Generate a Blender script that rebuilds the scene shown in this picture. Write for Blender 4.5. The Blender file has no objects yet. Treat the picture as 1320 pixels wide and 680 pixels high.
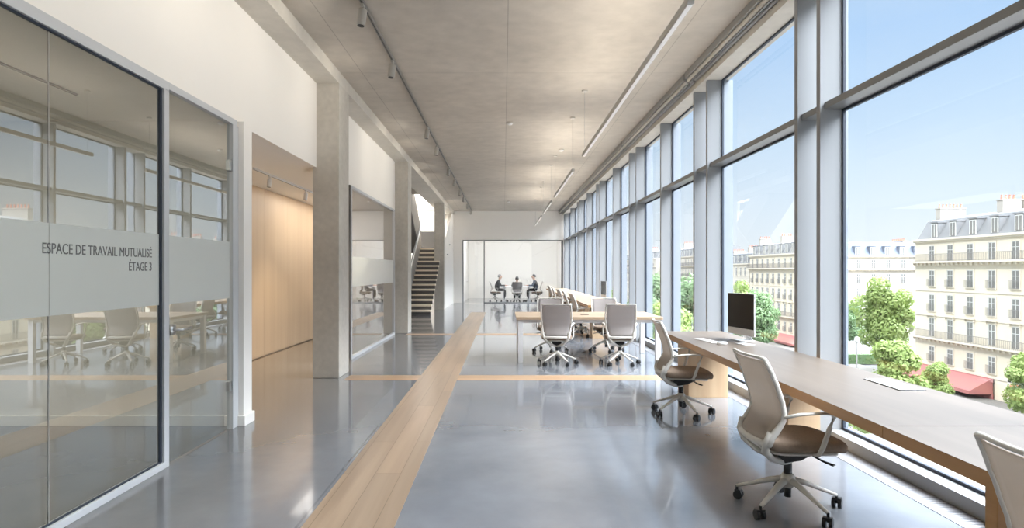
import bpy, bmesh, math, random
from mathutils import Vector, Matrix
random.seed(7)
C = bpy.context.scene.collection
PI = math.pi

# ------------------------------------------------------------------ materials
def mat(name, col, rough=.5, metal=0, noise=None, coat=0, spec=.5, bump=0):
    """noise = (scale, second colour, amount, stretch) mixes two paints with a fractal"""
    m = bpy.data.materials.new(name); m.use_nodes = True
    n = m.node_tree.nodes; l = m.node_tree.links
    b = n['Principled BSDF']
    b.inputs['Base Color'].default_value = (*col, 1)
    b.inputs['Roughness'].default_value = rough
    b.inputs['Metallic'].default_value = metal
    b.inputs['Coat Weight'].default_value = coat
    b.inputs['Coat Roughness'].default_value = .1
    b.inputs['Specular IOR Level'].default_value = spec
    if noise:
        sc, col2, amt, st = noise
        tc = n.new('ShaderNodeTexCoord'); mp = n.new('ShaderNodeMapping')
        mp.inputs['Scale'].default_value = st
        t = n.new('ShaderNodeTexNoise'); t.inputs['Scale'].default_value = sc
        t.inputs['Detail'].default_value = 6; t.inputs['Roughness'].default_value = .6
        r = n.new('ShaderNodeMapRange'); r.inputs[1].default_value = .32; r.inputs[2].default_value = .68
        r.inputs[4].default_value = amt
        x = n.new('ShaderNodeMix'); x.data_type = 'RGBA'
        x.inputs[6].default_value = (*col, 1); x.inputs[7].default_value = (*col2, 1)
        l.new(tc.outputs['Object'], mp.inputs[0]); l.new(mp.outputs[0], t.inputs[0])
        l.new(t.outputs[0], r.inputs[0]); l.new(r.outputs[0], x.inputs[0]); l.new(x.outputs[2], b.inputs['Base Color'])
        if bump:
            bp = n.new('ShaderNodeBump'); bp.inputs['Strength'].default_value = bump
            bp.inputs['Distance'].default_value = .02
            l.new(t.outputs[0], bp.inputs['Height']); l.new(bp.outputs[0], b.inputs['Normal'])
    return m

def node(nt, kind, **kw):
    x = nt.nodes.new(kind)
    for k, v in kw.items(): setattr(x, k, v)
    return x

def math_node(nt, op, a, b=None, c=None):
    x = nt.nodes.new('ShaderNodeMath'); x.operation = op
    for i, v in enumerate((a, b, c)):
        if v is None: continue
        if isinstance(v, (int, float)): x.inputs[i].default_value = v
        else: nt.links.new(v, x.inputs[i])
    return x.outputs[0]

def concrete(name, c1, c2, rough, joints=None, scale=.6, fine=.12, coat=0, warm=None, jw=.006):
    """board-cast concrete: cloudy two-tone, fine speckle, optional joints (dx, x0, dy, y0)"""
    m = bpy.data.materials.new(name); m.use_nodes = True
    nt = m.node_tree; l = nt.links; b = nt.nodes['Principled BSDF']
    b.inputs['Roughness'].default_value = rough; b.inputs['Coat Weight'].default_value = coat
    tc = node(nt, 'ShaderNodeTexCoord').outputs['Object']
    n1 = node(nt, 'ShaderNodeTexNoise'); n1.inputs['Scale'].default_value = scale; n1.inputs['Detail'].default_value = 8
    n1.inputs['Roughness'].default_value = .62; n1.inputs['Distortion'].default_value = .2
    n2 = node(nt, 'ShaderNodeTexNoise'); n2.inputs['Scale'].default_value = scale*9; n2.inputs['Detail'].default_value = 5
    l.new(tc, n1.inputs[0]); l.new(tc, n2.inputs[0])
    r = node(nt, 'ShaderNodeMapRange'); r.inputs[1].default_value = .33; r.inputs[2].default_value = .67
    l.new(n1.outputs[0], r.inputs[0])
    mx = node(nt, 'ShaderNodeMix', data_type='RGBA'); mx.inputs[6].default_value = (*c1, 1); mx.inputs[7].default_value = (*c2, 1)
    l.new(r.outputs[0], mx.inputs[0])
    col = mx.outputs[2]
    sep = node(nt, 'ShaderNodeSeparateXYZ'); l.new(tc, sep.inputs[0])
    if warm:   # browner tint over the slab left of the aisle
        wcol, x0, x1 = warm
        rr = node(nt, 'ShaderNodeMapRange'); rr.inputs[1].default_value = x1; rr.inputs[2].default_value = x0
        l.new(math_node(nt, 'ADD', sep.outputs[0], math_node(nt, 'MULTIPLY', n1.outputs[0], 1.2)), rr.inputs[0])
        mw = node(nt, 'ShaderNodeMix', data_type='RGBA'); mw.blend_type = 'MULTIPLY'; mw.inputs[7].default_value = (*wcol, 1)
        l.new(rr.outputs[0], mw.inputs[0]); l.new(col, mw.inputs[6]); col = mw.outputs[2]
    f = node(nt, 'ShaderNodeMapRange'); f.inputs[1].default_value = .3; f.inputs[2].default_value = .7
    f.inputs[3].default_value = 1-fine; f.inputs[4].default_value = 1+fine
    l.new(n2.outputs[0], f.inputs[0])
    fac = f.outputs[0]
    if joints:
        dx, x0, dy, y0 = joints
        def line(c, d, o, w):
            q = math_node(nt, 'ABSOLUTE', math_node(nt, 'SUBTRACT', math_node(nt, 'FRACT', math_node(nt, 'DIVIDE', math_node(nt, 'SUBTRACT', c, o-d/2), d)), .5))
            return math_node(nt, 'GREATER_THAN', q, w/d)
        j = math_node(nt, 'MULTIPLY', line(sep.outputs[0], dx, x0, jw), line(sep.outputs[1], dy, y0, jw))
        fac = math_node(nt, 'MULTIPLY', fac, math_node(nt, 'ADD', math_node(nt, 'MULTIPLY', j, .28), .72))
    hv = node(nt, 'ShaderNodeHueSaturation'); l.new(col, hv.inputs['Color']); l.new(fac, hv.inputs['Value'])
    l.new(hv.outputs[0], b.inputs['Base Color'])
    rv = node(nt, 'ShaderNodeMapRange'); rv.inputs[3].default_value = rough*.75; rv.inputs[4].default_value = rough*1.3
    l.new(n1.outputs[0], rv.inputs[0]); l.new(rv.outputs[0], b.inputs['Roughness'])
    return m

def wood(name, c1, c2, axis='Y', rough=.4, plank=None, grain=6):
    """oak: grain stretched along an axis, optional planks (length, width)"""
    m = bpy.data.materials.new(name); m.use_nodes = True
    nt = m.node_tree; l = nt.links; b = nt.nodes['Principled BSDF']; b.inputs['Roughness'].default_value = rough
    tc = node(nt, 'ShaderNodeTexCoord').outputs['Object']
    mp = node(nt, 'ShaderNodeMapping')
    s = [grain*3]*3; s['XYZ'.index(axis)] = grain*.12; mp.inputs['Scale'].default_value = s
    l.new(tc, mp.inputs[0])
    t = node(nt, 'ShaderNodeTexNoise'); t.inputs['Scale'].default_value = 1; t.inputs['Detail'].default_value = 7; t.inputs['Distortion'].default_value = .5
    l.new(mp.outputs[0], t.inputs[0])
    r = node(nt, 'ShaderNodeMapRange'); r.inputs[1].default_value = .35; r.inputs[2].default_value = .65; l.new(t.outputs[0], r.inputs[0])
    mx = node(nt, 'ShaderNodeMix', data_type='RGBA'); mx.inputs[6].default_value = (*c1, 1); mx.inputs[7].default_value = (*c2, 1)
    l.new(r.outputs[0], mx.inputs[0]); col = mx.outputs[2]
    if plank:
        L, W, sw = plank
        mp2 = node(nt, 'ShaderNodeMapping')
        if sw == 'YX': mp2.inputs['Rotation'].default_value = (0, 0, PI/2)
        if sw == 'ZY': mp2.inputs['Rotation'].default_value = (0, PI/2, 0)
        l.new(tc, mp2.inputs[0])
        br = node(nt, 'ShaderNodeTexBrick'); br.offset = .37
        br.inputs['Scale'].default_value = 1; br.inputs['Brick Width'].default_value = L; br.inputs['Row Height'].default_value = W
        br.inputs['Mortar Size'].default_value = .0022; br.inputs['Mortar Smooth'].default_value = 0
        br.inputs['Color1'].default_value = (.86, .86, .86, 1); br.inputs['Color2'].default_value = (1.08, 1.05, 1.02, 1)
        br.inputs['Mortar'].default_value = (.5, .45, .4, 1)
        l.new(mp2.outputs[0], br.inputs[0])
        mm = node(nt, 'ShaderNodeMix', data_type='RGBA'); mm.blend_type = 'MULTIPLY'; mm.inputs[0].default_value = 1
        l.new(col, mm.inputs[6]); l.new(br.outputs[0], mm.inputs[7]); col = mm.outputs[2]
    l.new(col, b.inputs['Base Color'])
    return m

def glass(name, tint, refl, ior=1.5, rough=0.0, body=None):
    """thin architectural glass: tinted see-through layer, a Fresnel mirror layer, optional milky body"""
    m = bpy.data.materials.new(name); m.use_nodes = True
    nt = m.node_tree; l = nt.links; nt.nodes.remove(nt.nodes['Principled BSDF'])
    out = nt.nodes['Material Output']
    tr = node(nt, 'ShaderNodeBsdfTransparent'); tr.inputs[0].default_value = (*tint, 1)
    base = tr.outputs[0]
    if body:
        bc, amt = body
        d = node(nt, 'ShaderNodeBsdfDiffuse'); d.inputs[0].default_value = (*bc, 1)
        t2 = node(nt, 'ShaderNodeBsdfTranslucent'); t2.inputs[0].default_value = (*bc, 1)
        mm = node(nt, 'ShaderNodeMixShader'); mm.inputs[0].default_value = .5
        l.new(d.outputs[0], mm.inputs[1]); l.new(t2.outputs[0], mm.inputs[2])
        m2 = node(nt, 'ShaderNodeMixShader'); m2.inputs[0].default_value = amt
        l.new(base, m2.inputs[1]); l.new(mm.outputs[0], m2.inputs[2]); base = m2.outputs[0]
    gl = node(nt, 'ShaderNodeBsdfGlossy'); gl.inputs['Roughness'].default_value = rough
    fr = node(nt, 'ShaderNodeFresnel'); fr.inputs[0].default_value = ior
    geo = node(nt, 'ShaderNodeNewGeometry')   # the mirror layer sits on the outer side of each sheet
    f = math_node(nt, 'MULTIPLY', math_node(nt, 'MULTIPLY', fr.outputs[0], refl), math_node(nt, 'SUBTRACT', 1, geo.outputs['Backfacing']))
    mx = node(nt, 'ShaderNodeMixShader'); l.new(f, mx.inputs[0]); l.new(base, mx.inputs[1]); l.new(gl.outputs[0], mx.inputs[2])
    l.new(mx.outputs[0], out.inputs[0])
    return m

def mesh_fabric(name, col, see=.25):
    m = bpy.data.materials.new(name); m.use_nodes = True
    nt = m.node_tree; l = nt.links; nt.nodes.remove(nt.nodes['Principled BSDF']); out = nt.nodes['Material Output']
    d = node(nt, 'ShaderNodeBsdfDiffuse'); d.inputs[0].default_value = (*col, 1)
    t = node(nt, 'ShaderNodeBsdfTranslucent'); t.inputs[0].default_value = (*col, 1)
    a = node(nt, 'ShaderNodeMixShader'); a.inputs[0].default_value = .35
    l.new(d.outputs[0], a.inputs[1]); l.new(t.outputs[0], a.inputs[2])
    tr = node(nt, 'ShaderNodeBsdfTransparent')
    b = node(nt, 'ShaderNodeMixShader'); b.inputs[0].default_value = see
    l.new(a.outputs[0], b.inputs[1]); l.new(tr.outputs[0], b.inputs[2]); l.new(b.outputs[0], out.inputs[0])
    return m

def striped(name, c1, c2, period, axis, duty=.5, rough=.5, metal=0):
    m = mat(name, c1, rough, metal); nt = m.node_tree; l = nt.links
    tc = node(nt, 'ShaderNodeTexCoord').outputs['Object']; sep = node(nt, 'ShaderNodeSeparateXYZ'); l.new(tc, sep.inputs[0])
    f = math_node(nt, 'FRACT', math_node(nt, 'DIVIDE', sep.outputs['XYZ'.index(axis)], period))
    g = math_node(nt, 'GREATER_THAN', f, duty)
    mx = node(nt, 'ShaderNodeMix', data_type='RGBA'); mx.inputs[6].default_value = (*c1, 1); mx.inputs[7].default_value = (*c2, 1)
    l.new(g, mx.inputs[0]); l.new(mx.outputs[2], nt.nodes['Principled BSDF'].inputs['Base Color'])
    return m

def emit(name, col, s):
    m = bpy.data.materials.new(name); m.use_nodes = True
    b = m.node_tree.nodes['Principled BSDF']; b.inputs['Base Color'].default_value = (.9, .9, .9, 1)
    b.inputs['Emission Color'].default_value = (*col, 1); b.inputs['Emission Strength'].default_value = s
    return m

M = dict(
 white=mat('white plaster', (.95, .91, .85), .7, noise=(2, (.935, .895, .835), .6, (1, 1, 1))),
 whiteframe=mat('pale grey powder coat', (.60, .61, .62), .35),
 ceiling=concrete('cast concrete ceiling', (.53, .48, .415), (.455, .412, .355), .75, (2.05, .05, 2.93, 8.78), .55, .07),
 column=concrete('cast concrete column', (.60, .56, .495), (.52, .485, .425), .7, None, 1.6, .06),
 beam=concrete('cast concrete beam', (.64, .60, .53), (.57, .535, .475), .7, None, .9, .05),
 floor=concrete('polished concrete floor', (.20, .21, .228), (.125, .133, .148), .13, (6.2, -1.215, 3.05, 6.04), .42, .05, .35, ((1.0, .80, .60), -3.6, -1.0), .008),
 oakfloor=wood('oak floor boards', (.335, .245, .17), (.265, .188, .128), 'Y', .28, (2.3, .19, 'YX'), 3),
 oakcross=wood('oak cross boards', (.42, .275, .165), (.35, .225, .13), 'X', .28, (2.2, .11, 'XY'), 3),
 oakpanel=wood('oak wall panel', (.88, .66, .44), (.82, .60, .39), 'Z', .45, None, 1.6),
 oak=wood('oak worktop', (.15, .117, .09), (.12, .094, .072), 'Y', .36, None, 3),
 oakedge=wood('oak edge', (.46, .245, .09), (.39, .20, .068), 'Y', .4, None, 4),
 tabletop=wood('pale oak table', (.44, .325, .22), (.38, .275, .18), 'X', .35, None, 3),
 pedestal=wood('pale oak pedestal', (.55, .39, .24), (.48, .33, .20), 'Z', .45, None, 3),
 alu=mat('anodised window metal', (.27, .278, .285), .4, .0),
 aluback=mat('grey metal trim', (.25, .25, .245), .4, .3),
 alupost=mat('blue grey outer window metal', (.26, .29, .33), .5),  # even blue-grey base for the outer posts
 gasket=mat('dark rubber gasket', (.03, .04, .06), .6),
 grille=striped('linear floor grille', (.42, .42, .43), (.08, .08, .09), .022, 'Y', .55, .4, .5),
 glass=glass('clear window glass', (.97, .985, .99), .8, 1.45),
 tint=glass('grey green partition glass', (.86, .885, .86), 2.4, 1.9),
 tint2=glass('clear partition glass', (.89, .90, .91), 2.0, 1.7),
 frost=glass('frosted film', (.8, .84, .83), .35, 1.5, .2, ((.95, .965, .955), .82)),
 ink=mat('grey lettering', (.17, .17, .175), .6),
 steel=mat('brushed steel', (.6, .6, .59), .3, 1),
 dsteel=mat('dark grey steel', (.14, .135, .13), .45, .2),
 gsteel=mat('grey painted steel', (.30, .29, .275), .5, .1, noise=(1.5, (.25, .245, .235), .7, (1, 1, 1))),
 black=mat('black plastic', (.012, .012, .013), .35),
 screen=mat('dark monitor glass', (.006, .006, .007), .12),
 silver=mat('silver casing', (.66, .66, .66), .35, .3),
 offwhite=mat('off-white plastic', (.58, .55, .50), .45),
 taupe=mat('taupe fabric', (.27, .205, .155), .95, noise=(60, (.22, .165, .125), .8, (1, 1, 1)), spec=.1),
 meshtaupe=mesh_fabric('taupe mesh', (.37, .31, .255), .14),
 meshgrey=mesh_fabric('grey mesh', (.40, .365, .35), .12),
 tablewhite=mat('white table metal', (.80, .80, .80), .35),
 trackgrey=mat('grey track metal', (.27, .26, .24), .5, .2),
 lampgrey=mat('grey lamp body', (.46, .44, .40), .5, .1),
 pendant=mat('pale grey pendant metal', (.55, .53, .49), .45, .2),
 glow=emit('lamp diffuser', (1, .93, .82), .15),
 wire=mat('steel wire', (.4, .4, .4), .4, .8),
 tread=wood('oak tread', (.90, .80, .66), (.84, .73, .59), 'X', .5, None, 4),
 stone=mat('cream limestone', (.70, .63, .51), .85, noise=(.5, (.65, .585, .47), .6, (1, 1, 1))),
 stone2=mat('pale limestone', (.58, .54, .46), .85, noise=(.5, (.53, .49, .42), .6, (1, 1, 1))),
 cornice=mat('carved stone', (.66, .60, .50), .85),
 zinc=mat('zinc roofing', (.20, .205, .21), .7, 0, noise=(.6, (.165, .17, .175), .7, (1, 1, 1))),
 slate=mat('blue slate', (.13, .155, .20), .7, 0, noise=(1, (.11, .13, .17), .7, (1, 1, 1))),
 pane=mat('dark window pane', (.20, .20, .19), .25),  # lifted tone puts distance haze into the pane colour
 sash=mat('grey white sash', (.62, .62, .60), .5),
 iron=mat('wrought iron', (.24, .23, .22), .6),  # lightened so the ironwork's colour carries the haze of distance
 awning=mat('red awning cloth', (.40, .155, .145), .85),
 shop=mat('dark shopfront', (.07, .06, .06), .4),
 door=wood('orange oak door', (.60, .25, .09), (.50, .20, .07), 'Z', .5, None, 2),
 chim=mat('chimney render with shade in colour', (.42, .39, .35), .85),  # grey base holds the shade on the chimney faces towards the camera
 clay=mat('red clay', (.50, .20, .14), .8),
 bark=mat('tree bark', (.16, .12, .09), .9),
 asphalt=mat('asphalt', (.14, .14, .143), .9, noise=(.3, (.115, .115, .118), .7, (1, 1, 1))),
 pave=mat('pale paving', (.20, .19, .172), .9, noise=(.8, (.17, .163, .15), .7, (1, 1, 1))),
 skin=mat('skin', (.52, .33, .24), .6), hair=mat('dark hair', (.03, .025, .02), .6), hair2=mat('grey hair', (.20, .18, .17), .6),
 darkcloth=mat('black cloth', (.018, .019, .022), .9, spec=.1), navy=mat('slate blue cloth', (.055, .07, .095), .9, spec=.1),
 paper=mat('white paper', (.78, .78, .77), .6),
)
def leaf_mat(name, c1, c2):
    m = mat(name, c1, .6, noise=(1.3, c2, 1, (1, 1, 1)), spec=.3)
    nt = m.node_tree; l = nt.links; b = nt.nodes['Principled BSDF']; out = nt.nodes['Material Output']
    t = node(nt, 'ShaderNodeBsdfTranslucent'); t.inputs[0].default_value = (c1[0]*1.3, c1[1]*1.3, c1[2], 1)
    x = node(nt, 'ShaderNodeMixShader'); x.inputs[0].default_value = .35
    l.new(b.outputs[0], x.inputs[1]); l.new(t.outputs[0], x.inputs[2]); l.new(x.outputs[0], out.inputs[0])
    return m
M['leaf'] = leaf_mat('fresh green leaves', (.24, .33, .11), (.32, .39, .15))
M['leafdark'] = leaf_mat('blue green leaves', (.16, .255, .13), (.22, .32, .16))

# ------------------------------------------------------------------ geometry helpers
def link(o, parent=None):
    C.objects.link(o)
    if parent is not None: o.parent = parent
    return o
def tag(o, label=None, cat=None, group=None, kind=None):
    if label: o['label'] = label
    if cat: o['category'] = cat
    if group: o['group'] = group
    if kind: o['kind'] = kind
    return o
def empty(name, loc=(0, 0, 0), rz=0):
    o = bpy.data.objects.new(name, None); o.empty_display_size = .1
    C.objects.link(o); o.location = loc; o.rotation_euler = (0, 0, rz); return o
def thing(name, label, cat, loc=(0, 0, 0), rz=0, group=None):
    return tag(empty(name, loc, rz), label, cat, group)

class B:
    def __init__(s): s.bm = bmesh.new(); s.T = Matrix.Identity(4)
    def v(s, p): return s.bm.verts.new(s.T @ Vector(p))
    def f(s, vs):
        try: return s.bm.faces.new(vs)
        except ValueError: return None
    def box(s, x0, x1, y0, y1, z0, z1):
        v = [s.v((x, y, z)) for z in (z0, z1) for x, y in ((x0, y0), (x1, y0), (x1, y1), (x0, y1))]
        for a in ((3, 2, 1, 0), (4, 5, 6, 7), (0, 1, 5, 4), (1, 2, 6, 5), (2, 3, 7, 6), (3, 0, 4, 7)): s.f([v[i] for i in a])
        return s
    def prism(s, poly, axis, a, b):
        """poly in the two other axes, extruded along axis"""
        def P(u, w, t):
            return {'X': (t, u, w), 'Y': (u, t, w), 'Z': (u, w, t)}[axis]
        A = [s.v(P(u, w, a)) for u, w in poly]; D = [s.v(P(u, w, b)) for u, w in poly]
        s.f(A[::-1]); s.f(D); n = len(poly)
        for i in range(n): s.f([A[i], A[(i+1) % n], D[(i+1) % n], D[i]])
        return s
    def cyl(s, p0, p1, r0, r1=None, n=12):
        return s.sweep([p0, p1], [(r0, r0), (r1 if r1 is not None else r0,)*2], n)
    def sweep(s, pts, sizes, n=8, ref=(0, 0, 1), closed=False, square=False):
        pts = [Vector(p) for p in pts]; N = len(pts)
        if not isinstance(sizes, list): sizes = [sizes]*N
        rings = []; ref = Vector(ref)
        for i, p in enumerate(pts):
            if closed: t = pts[(i+1) % N]-pts[i-1]
            else: t = pts[min(i+1, N-1)]-pts[max(i-1, 0)]
            t.normalize()
            rf = ref if abs(t.dot(ref)) < .97 else Vector((1, 0, 0)) if abs(t.x) < .9 else Vector((0, 1, 0))
            a = t.cross(rf).normalized(); b = a.cross(t).normalized()
            w, h = sizes[i]; ring = []
            for k in range(n):
                th = 2*PI*(k+.5)/n; c, q = math.cos(th), math.sin(th)
                if square:
                    m_ = max(abs(c), abs(q)); c, q = c/m_, q/m_
                    c = max(-1, min(1, c)); q = max(-1, min(1, q))
                ring.append(s.v(p+a*w*c+b*h*q))
            rings.append(ring)
        R = range(N if closed else N-1)
        for i in R:
            A, D = rings[i], rings[(i+1) % N]
            for k in range(n): s.f([A[k], A[(k+1) % n], D[(k+1) % n], D[k]])
        if not closed: s.f(rings[0][::-1]); s.f(rings[-1])
        return s
    def lathe(s, prof, c=(0, 0), n=16):
        rings = [[s.v((c[0]+r*math.cos(2*PI*k/n), c[1]+r*math.sin(2*PI*k/n), z)) for k in range(n)] for r, z in prof]
        for A, D in zip(rings, rings[1:]):
            for k in range(n): s.f([A[k], A[(k+1) % n], D[(k+1) % n], D[k]])
        s.f(rings[0][::-1]); s.f(rings[-1]); return s
    def cushion(s, a, b, z0, z1, cx=0, cy=0, droop=0, p=4, n=32):
        h = z1-z0
        lay = [(.86, z0), (.97, z0+.12*h), (1, z0+.4*h), (1, z0+.68*h), (.975, z0+.88*h), (.92, z1-.02*h), (.7, z1), (.3, z1-.04*h)]
        rings = []
        for k, z in lay:
            ring = []
            for i in range(n):
                th = 2*PI*i/n; c, q = math.cos(th), math.sin(th)
                x = k*a*abs(c)**(2/p)*(1 if c > 0 else -1); y = k*b*abs(q)**(2/p)*(1 if q > 0 else -1)
                dz = -droop*max(0, (x/a-.35))**2 if droop else 0
                ring.append(s.v((cx+x, cy+y, z+dz)))
            rings.append(ring)
        for A, D in zip(rings, rings[1:]):
            for i in range(n): s.f([A[i], A[(i+1) % n], D[(i+1) % n], D[i]])
        s.f(rings[0][::-1]); s.f(rings[-1]); return s
    def out(s, name, m, parent=None, smooth=False, bevel=0):
        bmesh.ops.recalc_face_normals(s.bm, faces=s.bm.faces[:])
        me = bpy.data.meshes.new(name); s.bm.to_mesh(me); s.bm.free()
        for x in (m if isinstance(m, list) else [m]): me.materials.append(M[x] if isinstance(x, str) else x)
        if smooth:
            me.shade_smooth() if hasattr(me, 'shade_smooth') else None
        o = bpy.data.objects.new(name, me); link(o, parent)
        if bevel:
            md = o.modifiers.new('bevel', 'BEVEL'); md.width = bevel; md.segments = 2; md.limit_method = 'ANGLE'; md.angle_limit = .7
        return o
def box(name, m, x0, x1, y0, y1, z0, z1, parent=None, bevel=0):
    return B().box(x0, x1, y0, y1, z0, z1).out(name, m, parent, bevel=bevel)
def S(o): o['kind'] = 'structure'; return o
def copy_tree(o, parent=None):
    c = o.copy(); C.objects.link(c); c.parent = parent
    for ch in list(o.children): copy_tree(ch, c)
    return c
def trim(name, *a, **k): return S(box(name, *a, **k))

# ------------------------------------------------------------------ measures
XW = 3.0            # window glass
XG = -2.6           # plane of the glazed partitions
XB = -2.304         # inner face of beam and columns
HC = 4.3            # ceiling
HS = 2.95           # low soffit
Y0, Y1 = -4.0, 29.0
tn = iter(range(1, 200)); wn = iter(range(1, 60)); dn = iter(range(1, 20))
def T(): return 'trim_%d' % next(tn)
def W(): return 'window_%d' % next(wn)
def D(): return 'door_%d' % next(dn)

# ------------------------------------------------------------------ shell
S(box('floor', 'floor', -7.6, 2.69, Y0, 34.4, -.3, 0))
g = trim(T(), 'grille', 2.69, 2.87, Y0, Y1, -.3, .003)
trim(T(), 'alu', 2.87, 3.06, Y0, Y1, -.3, .10, bevel=.004)
# oak inlays in the concrete
trim(T(), 'oakfloor', -1.185, -.64, -3.9, 22.6, -.02, .0015)
trim(T(), 'oakcross', -.64, 2.69, 8.52, 8.93, -.02, .0015)
trim(T(), 'oakcross', XB+.1, -1.185, 8.52, 8.93, -.02, .0015)
trim(T(), 'oakcross', -.64, 2.69, 14.5, 14.9, -.02, .0015)
trim(T(), 'oakcross', XB, -1.185, 14.5, 14.9, -.02, .0015)

cb = B()
cb.box(-2.9, 3.1, Y0-.2, 29.2, HC, HC+.35).box(-7.8, -2.9, Y0-.2, 22.7, HC, HC+.35).box(-7.8, -5.0, 22.7, 29.2, HC, HC+.35).box(-5.0, -2.9, 28.9, 29.2, HC, HC+.35)
S(cb.out('ceiling', 'ceiling'))
trim('beam', 'beam', -2.9, XB, Y0, Y1, 4.13, HC+.01)
for yc in (8.696, 14.98, 24.0):
    c = box('concrete_column', 'column', -2.674, XB, yc, yc+.55, 0, 4.135, bevel=.006); S(c)
S(box('wall_rear', 'white', -7.6, 3.1, Y0-.2, Y0, 0, HC))
S(box('wall_left', 'white', -7.8, -7.6, Y0-.2, 34.5, -.3, HC))
# upper white wall over partitions (three runs, between the columns)
S(box('wall_upper', 'white', -2.83, -2.62, Y0, 14.98, HS, 4.135))
# far end wall round the opening
wb = B(); wb.box(XB, -1.92, Y1, Y1+.15, 0, HC).box(2.79, 3.1, Y1, Y1+.15, 0, HC).box(-1.92, 2.79, Y1, Y1+.15, HS, HC)
S(wb.out('wall_far', 'white'))
S(box('baseboard_far', 'white', XB, -1.93, Y1-.015, Y1, 0, .09))
S(box('wall_stairwell_back', 'white', -7.6, XB, 28.95, 29.15, 0, 7.4))
S(box('wall_stairwell_left', 'white', -5.15, -5.0, 16.5, 28.95, 0, 7.4))
S(box('wall_stairwell_right', 'white', -2.9, -2.75, 22.7, 28.95, HC+.3, 7.4))
S(box('wall_stairwell_front', 'white', -5.0, -2.9, 22.5, 22.7, HC+.34, 7.4))
# meeting room at the far end
S(box('wall_meeting_left', 'white', -2.06, -1.92, Y1+.15, 34.3, 0, 3.3))
S(box('wall_meeting_back', 'white', -2.06, 3.1, 34.3, 34.45, 0, 3.3))
S(box('wall_meeting_right', 'white', 2.95, 3.1, Y1+.15, 34.3, 0, 3.3))
S(box('ceiling_meeting', 'white', -2.06, 3.1, Y1+.15, 34.45, 3.2, 3.4))

# rooms on the left
S(box('ceiling_low', 'white', -7.6, -2.83, Y0, 14.85, HS, HS+.06))
eb = box('wall_partition', 'white', -7.6, -2.52, 6.02, 6.22, 0, HS, bevel=.004); S(eb)
S(box('baseboard_partition', 'white', -7.6, -2.5, 6.0, 6.24, 0, .1, bevel=.003))
S(box('wall_room_back', 'white', -7.6, -2.62, 14.65, 14.85, 0, HS))
# oak panelled wall of the passage
ow = empty('wall_oak', (-4.22, 6.22, 0)); S(ow)
box('core', 'oakpanel', -.12, -.02, 0, 8.42, 0, HS, ow)
y = 0
while y < 8.4:
    box('panel', 'oakpanel', -.02, 0, y+.002, min(y+1.18, 8.42)-.002, .02, HS-.01, ow); y += 1.18
# ------------------------------------------------------------------ near glazed partition
def hframe(b, y0, y1, x=XG, w=.055, d=.03, z0=0, z1=HS, left=True, right=True):
    b.box(x-d, x+d, y0, y1, z1-w, z1).box(x-d, x+d, y0, y1, z0, z0+.05)
    if left: b.box(x-d, x+d, y0, y0+w, z0+.05, z1-w)
    if right: b.box(x-d, x+d, y1-w, y1, z0+.05, z1-w)
w1 = empty(W()); S(w1)
fb = B(); hframe(fb, -3.9, 4.775, left=True, w=.07); fb.out('frame', 'whiteframe', w1, bevel=.003)
gk = B(); gk.box(XG-.004, XG+.012, 4.68, 4.705, .05, HS-.07); gk.box(XG-.004, XG+.012, -3.8, 4.68, HS-.082, HS-.07); gk.box(XG-.004, XG+.012, -3.8, 4.68, .05, .058)
gk.out('gasket', 'gasket', w1)
seams = [-3.84, -.95, 1.3, 3.548, 4.69]
for a, b in zip(seams, seams[1:]):
    box('glass_pane', 'tint', XG-.006, XG, a+.003, b-.003, .05, HS-.07, w1)
for a, b in zip(seams, seams[1:]):
    box('frosted_band', 'frost', XG+.001, XG+.0025, a+.003, b-.003, 1.243, 1.775, w1)
box('silicone_joint', 'lampgrey', XG-.006, XG+.001, 3.545, 3.551, .05, HS-.07, w1)
def text(s, size, y_right, z, parent, xs=.62, x=None):
    cu = bpy.data.curves.new('lettering', 'FONT'); cu.body = s; cu.size = size; cu.align_x = 'RIGHT'; cu.extrude = .0008
    o = bpy.data.objects.new('lettering', cu); C.objects.link(o)
    bpy.context.view_layer.update()
    me = bpy.data.meshes.new_from_object(o.evaluated_get(bpy.context.evaluated_depsgraph_get()))
    C.objects.unlink(o); bpy.data.objects.remove(o)
    for v in me.vertices:
        px, py, pz = v.co; v.co = ((XG+.004 if x is None else x)+pz, y_right+px*xs, z+py)
    me.materials.clear(); me.materials.append(M['ink'])
    return link(bpy.data.objects.new('lettering', me), parent)
TXT = text('ESPACE DE TRAVAIL MUTUALISÉ', .088, 4.585, 1.600, w1, xs=.86)
text('ÉTAGE 3', .088, 4.585, 1.502, w1, xs=.86)
# glass door
d1 = empty(D()); S(d1)
fb = B(); fb.box(XG-.03, XG+.03, 4.775, 5.99, HS-.055, HS).box(XG-.03, XG+.03, 5.90, 6.02, 0, HS-.055); fb.out('frame', 'whiteframe', d1, bevel=.003)
box('door_leaf', 'tint', XG-.008, XG, 4.785, 5.885, .012, HS-.06, d1)
box('frosted_band', 'frost', XG+.001, XG+.0025, 4.785, 5.885, 1.243, 1.775, d1)
hb = B(); hb.cyl((XG-.05, 4.87, 1.04), (XG+.07, 4.87, 1.04), .011); hb.sweep([(XG+.065, 4.865, 1.04), (XG+.07, 4.90, 1.04), (XG+.07, 5.03, 1.045)], (.011, .011), 10)
hb.box(XG+.001, XG+.012, 4.835, 4.905, 1.0, 1.08); hb.box(XG-.02, XG-.008, 4.835, 4.905, 1.0, 1.08)
hb.out('handle', 'steel', d1, True)
for z in (.36, 2.45): box('hinge', 'steel', XG-.02, XG+.02, 5.85, 5.905, z, z+.1, d1, bevel=.003)
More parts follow.
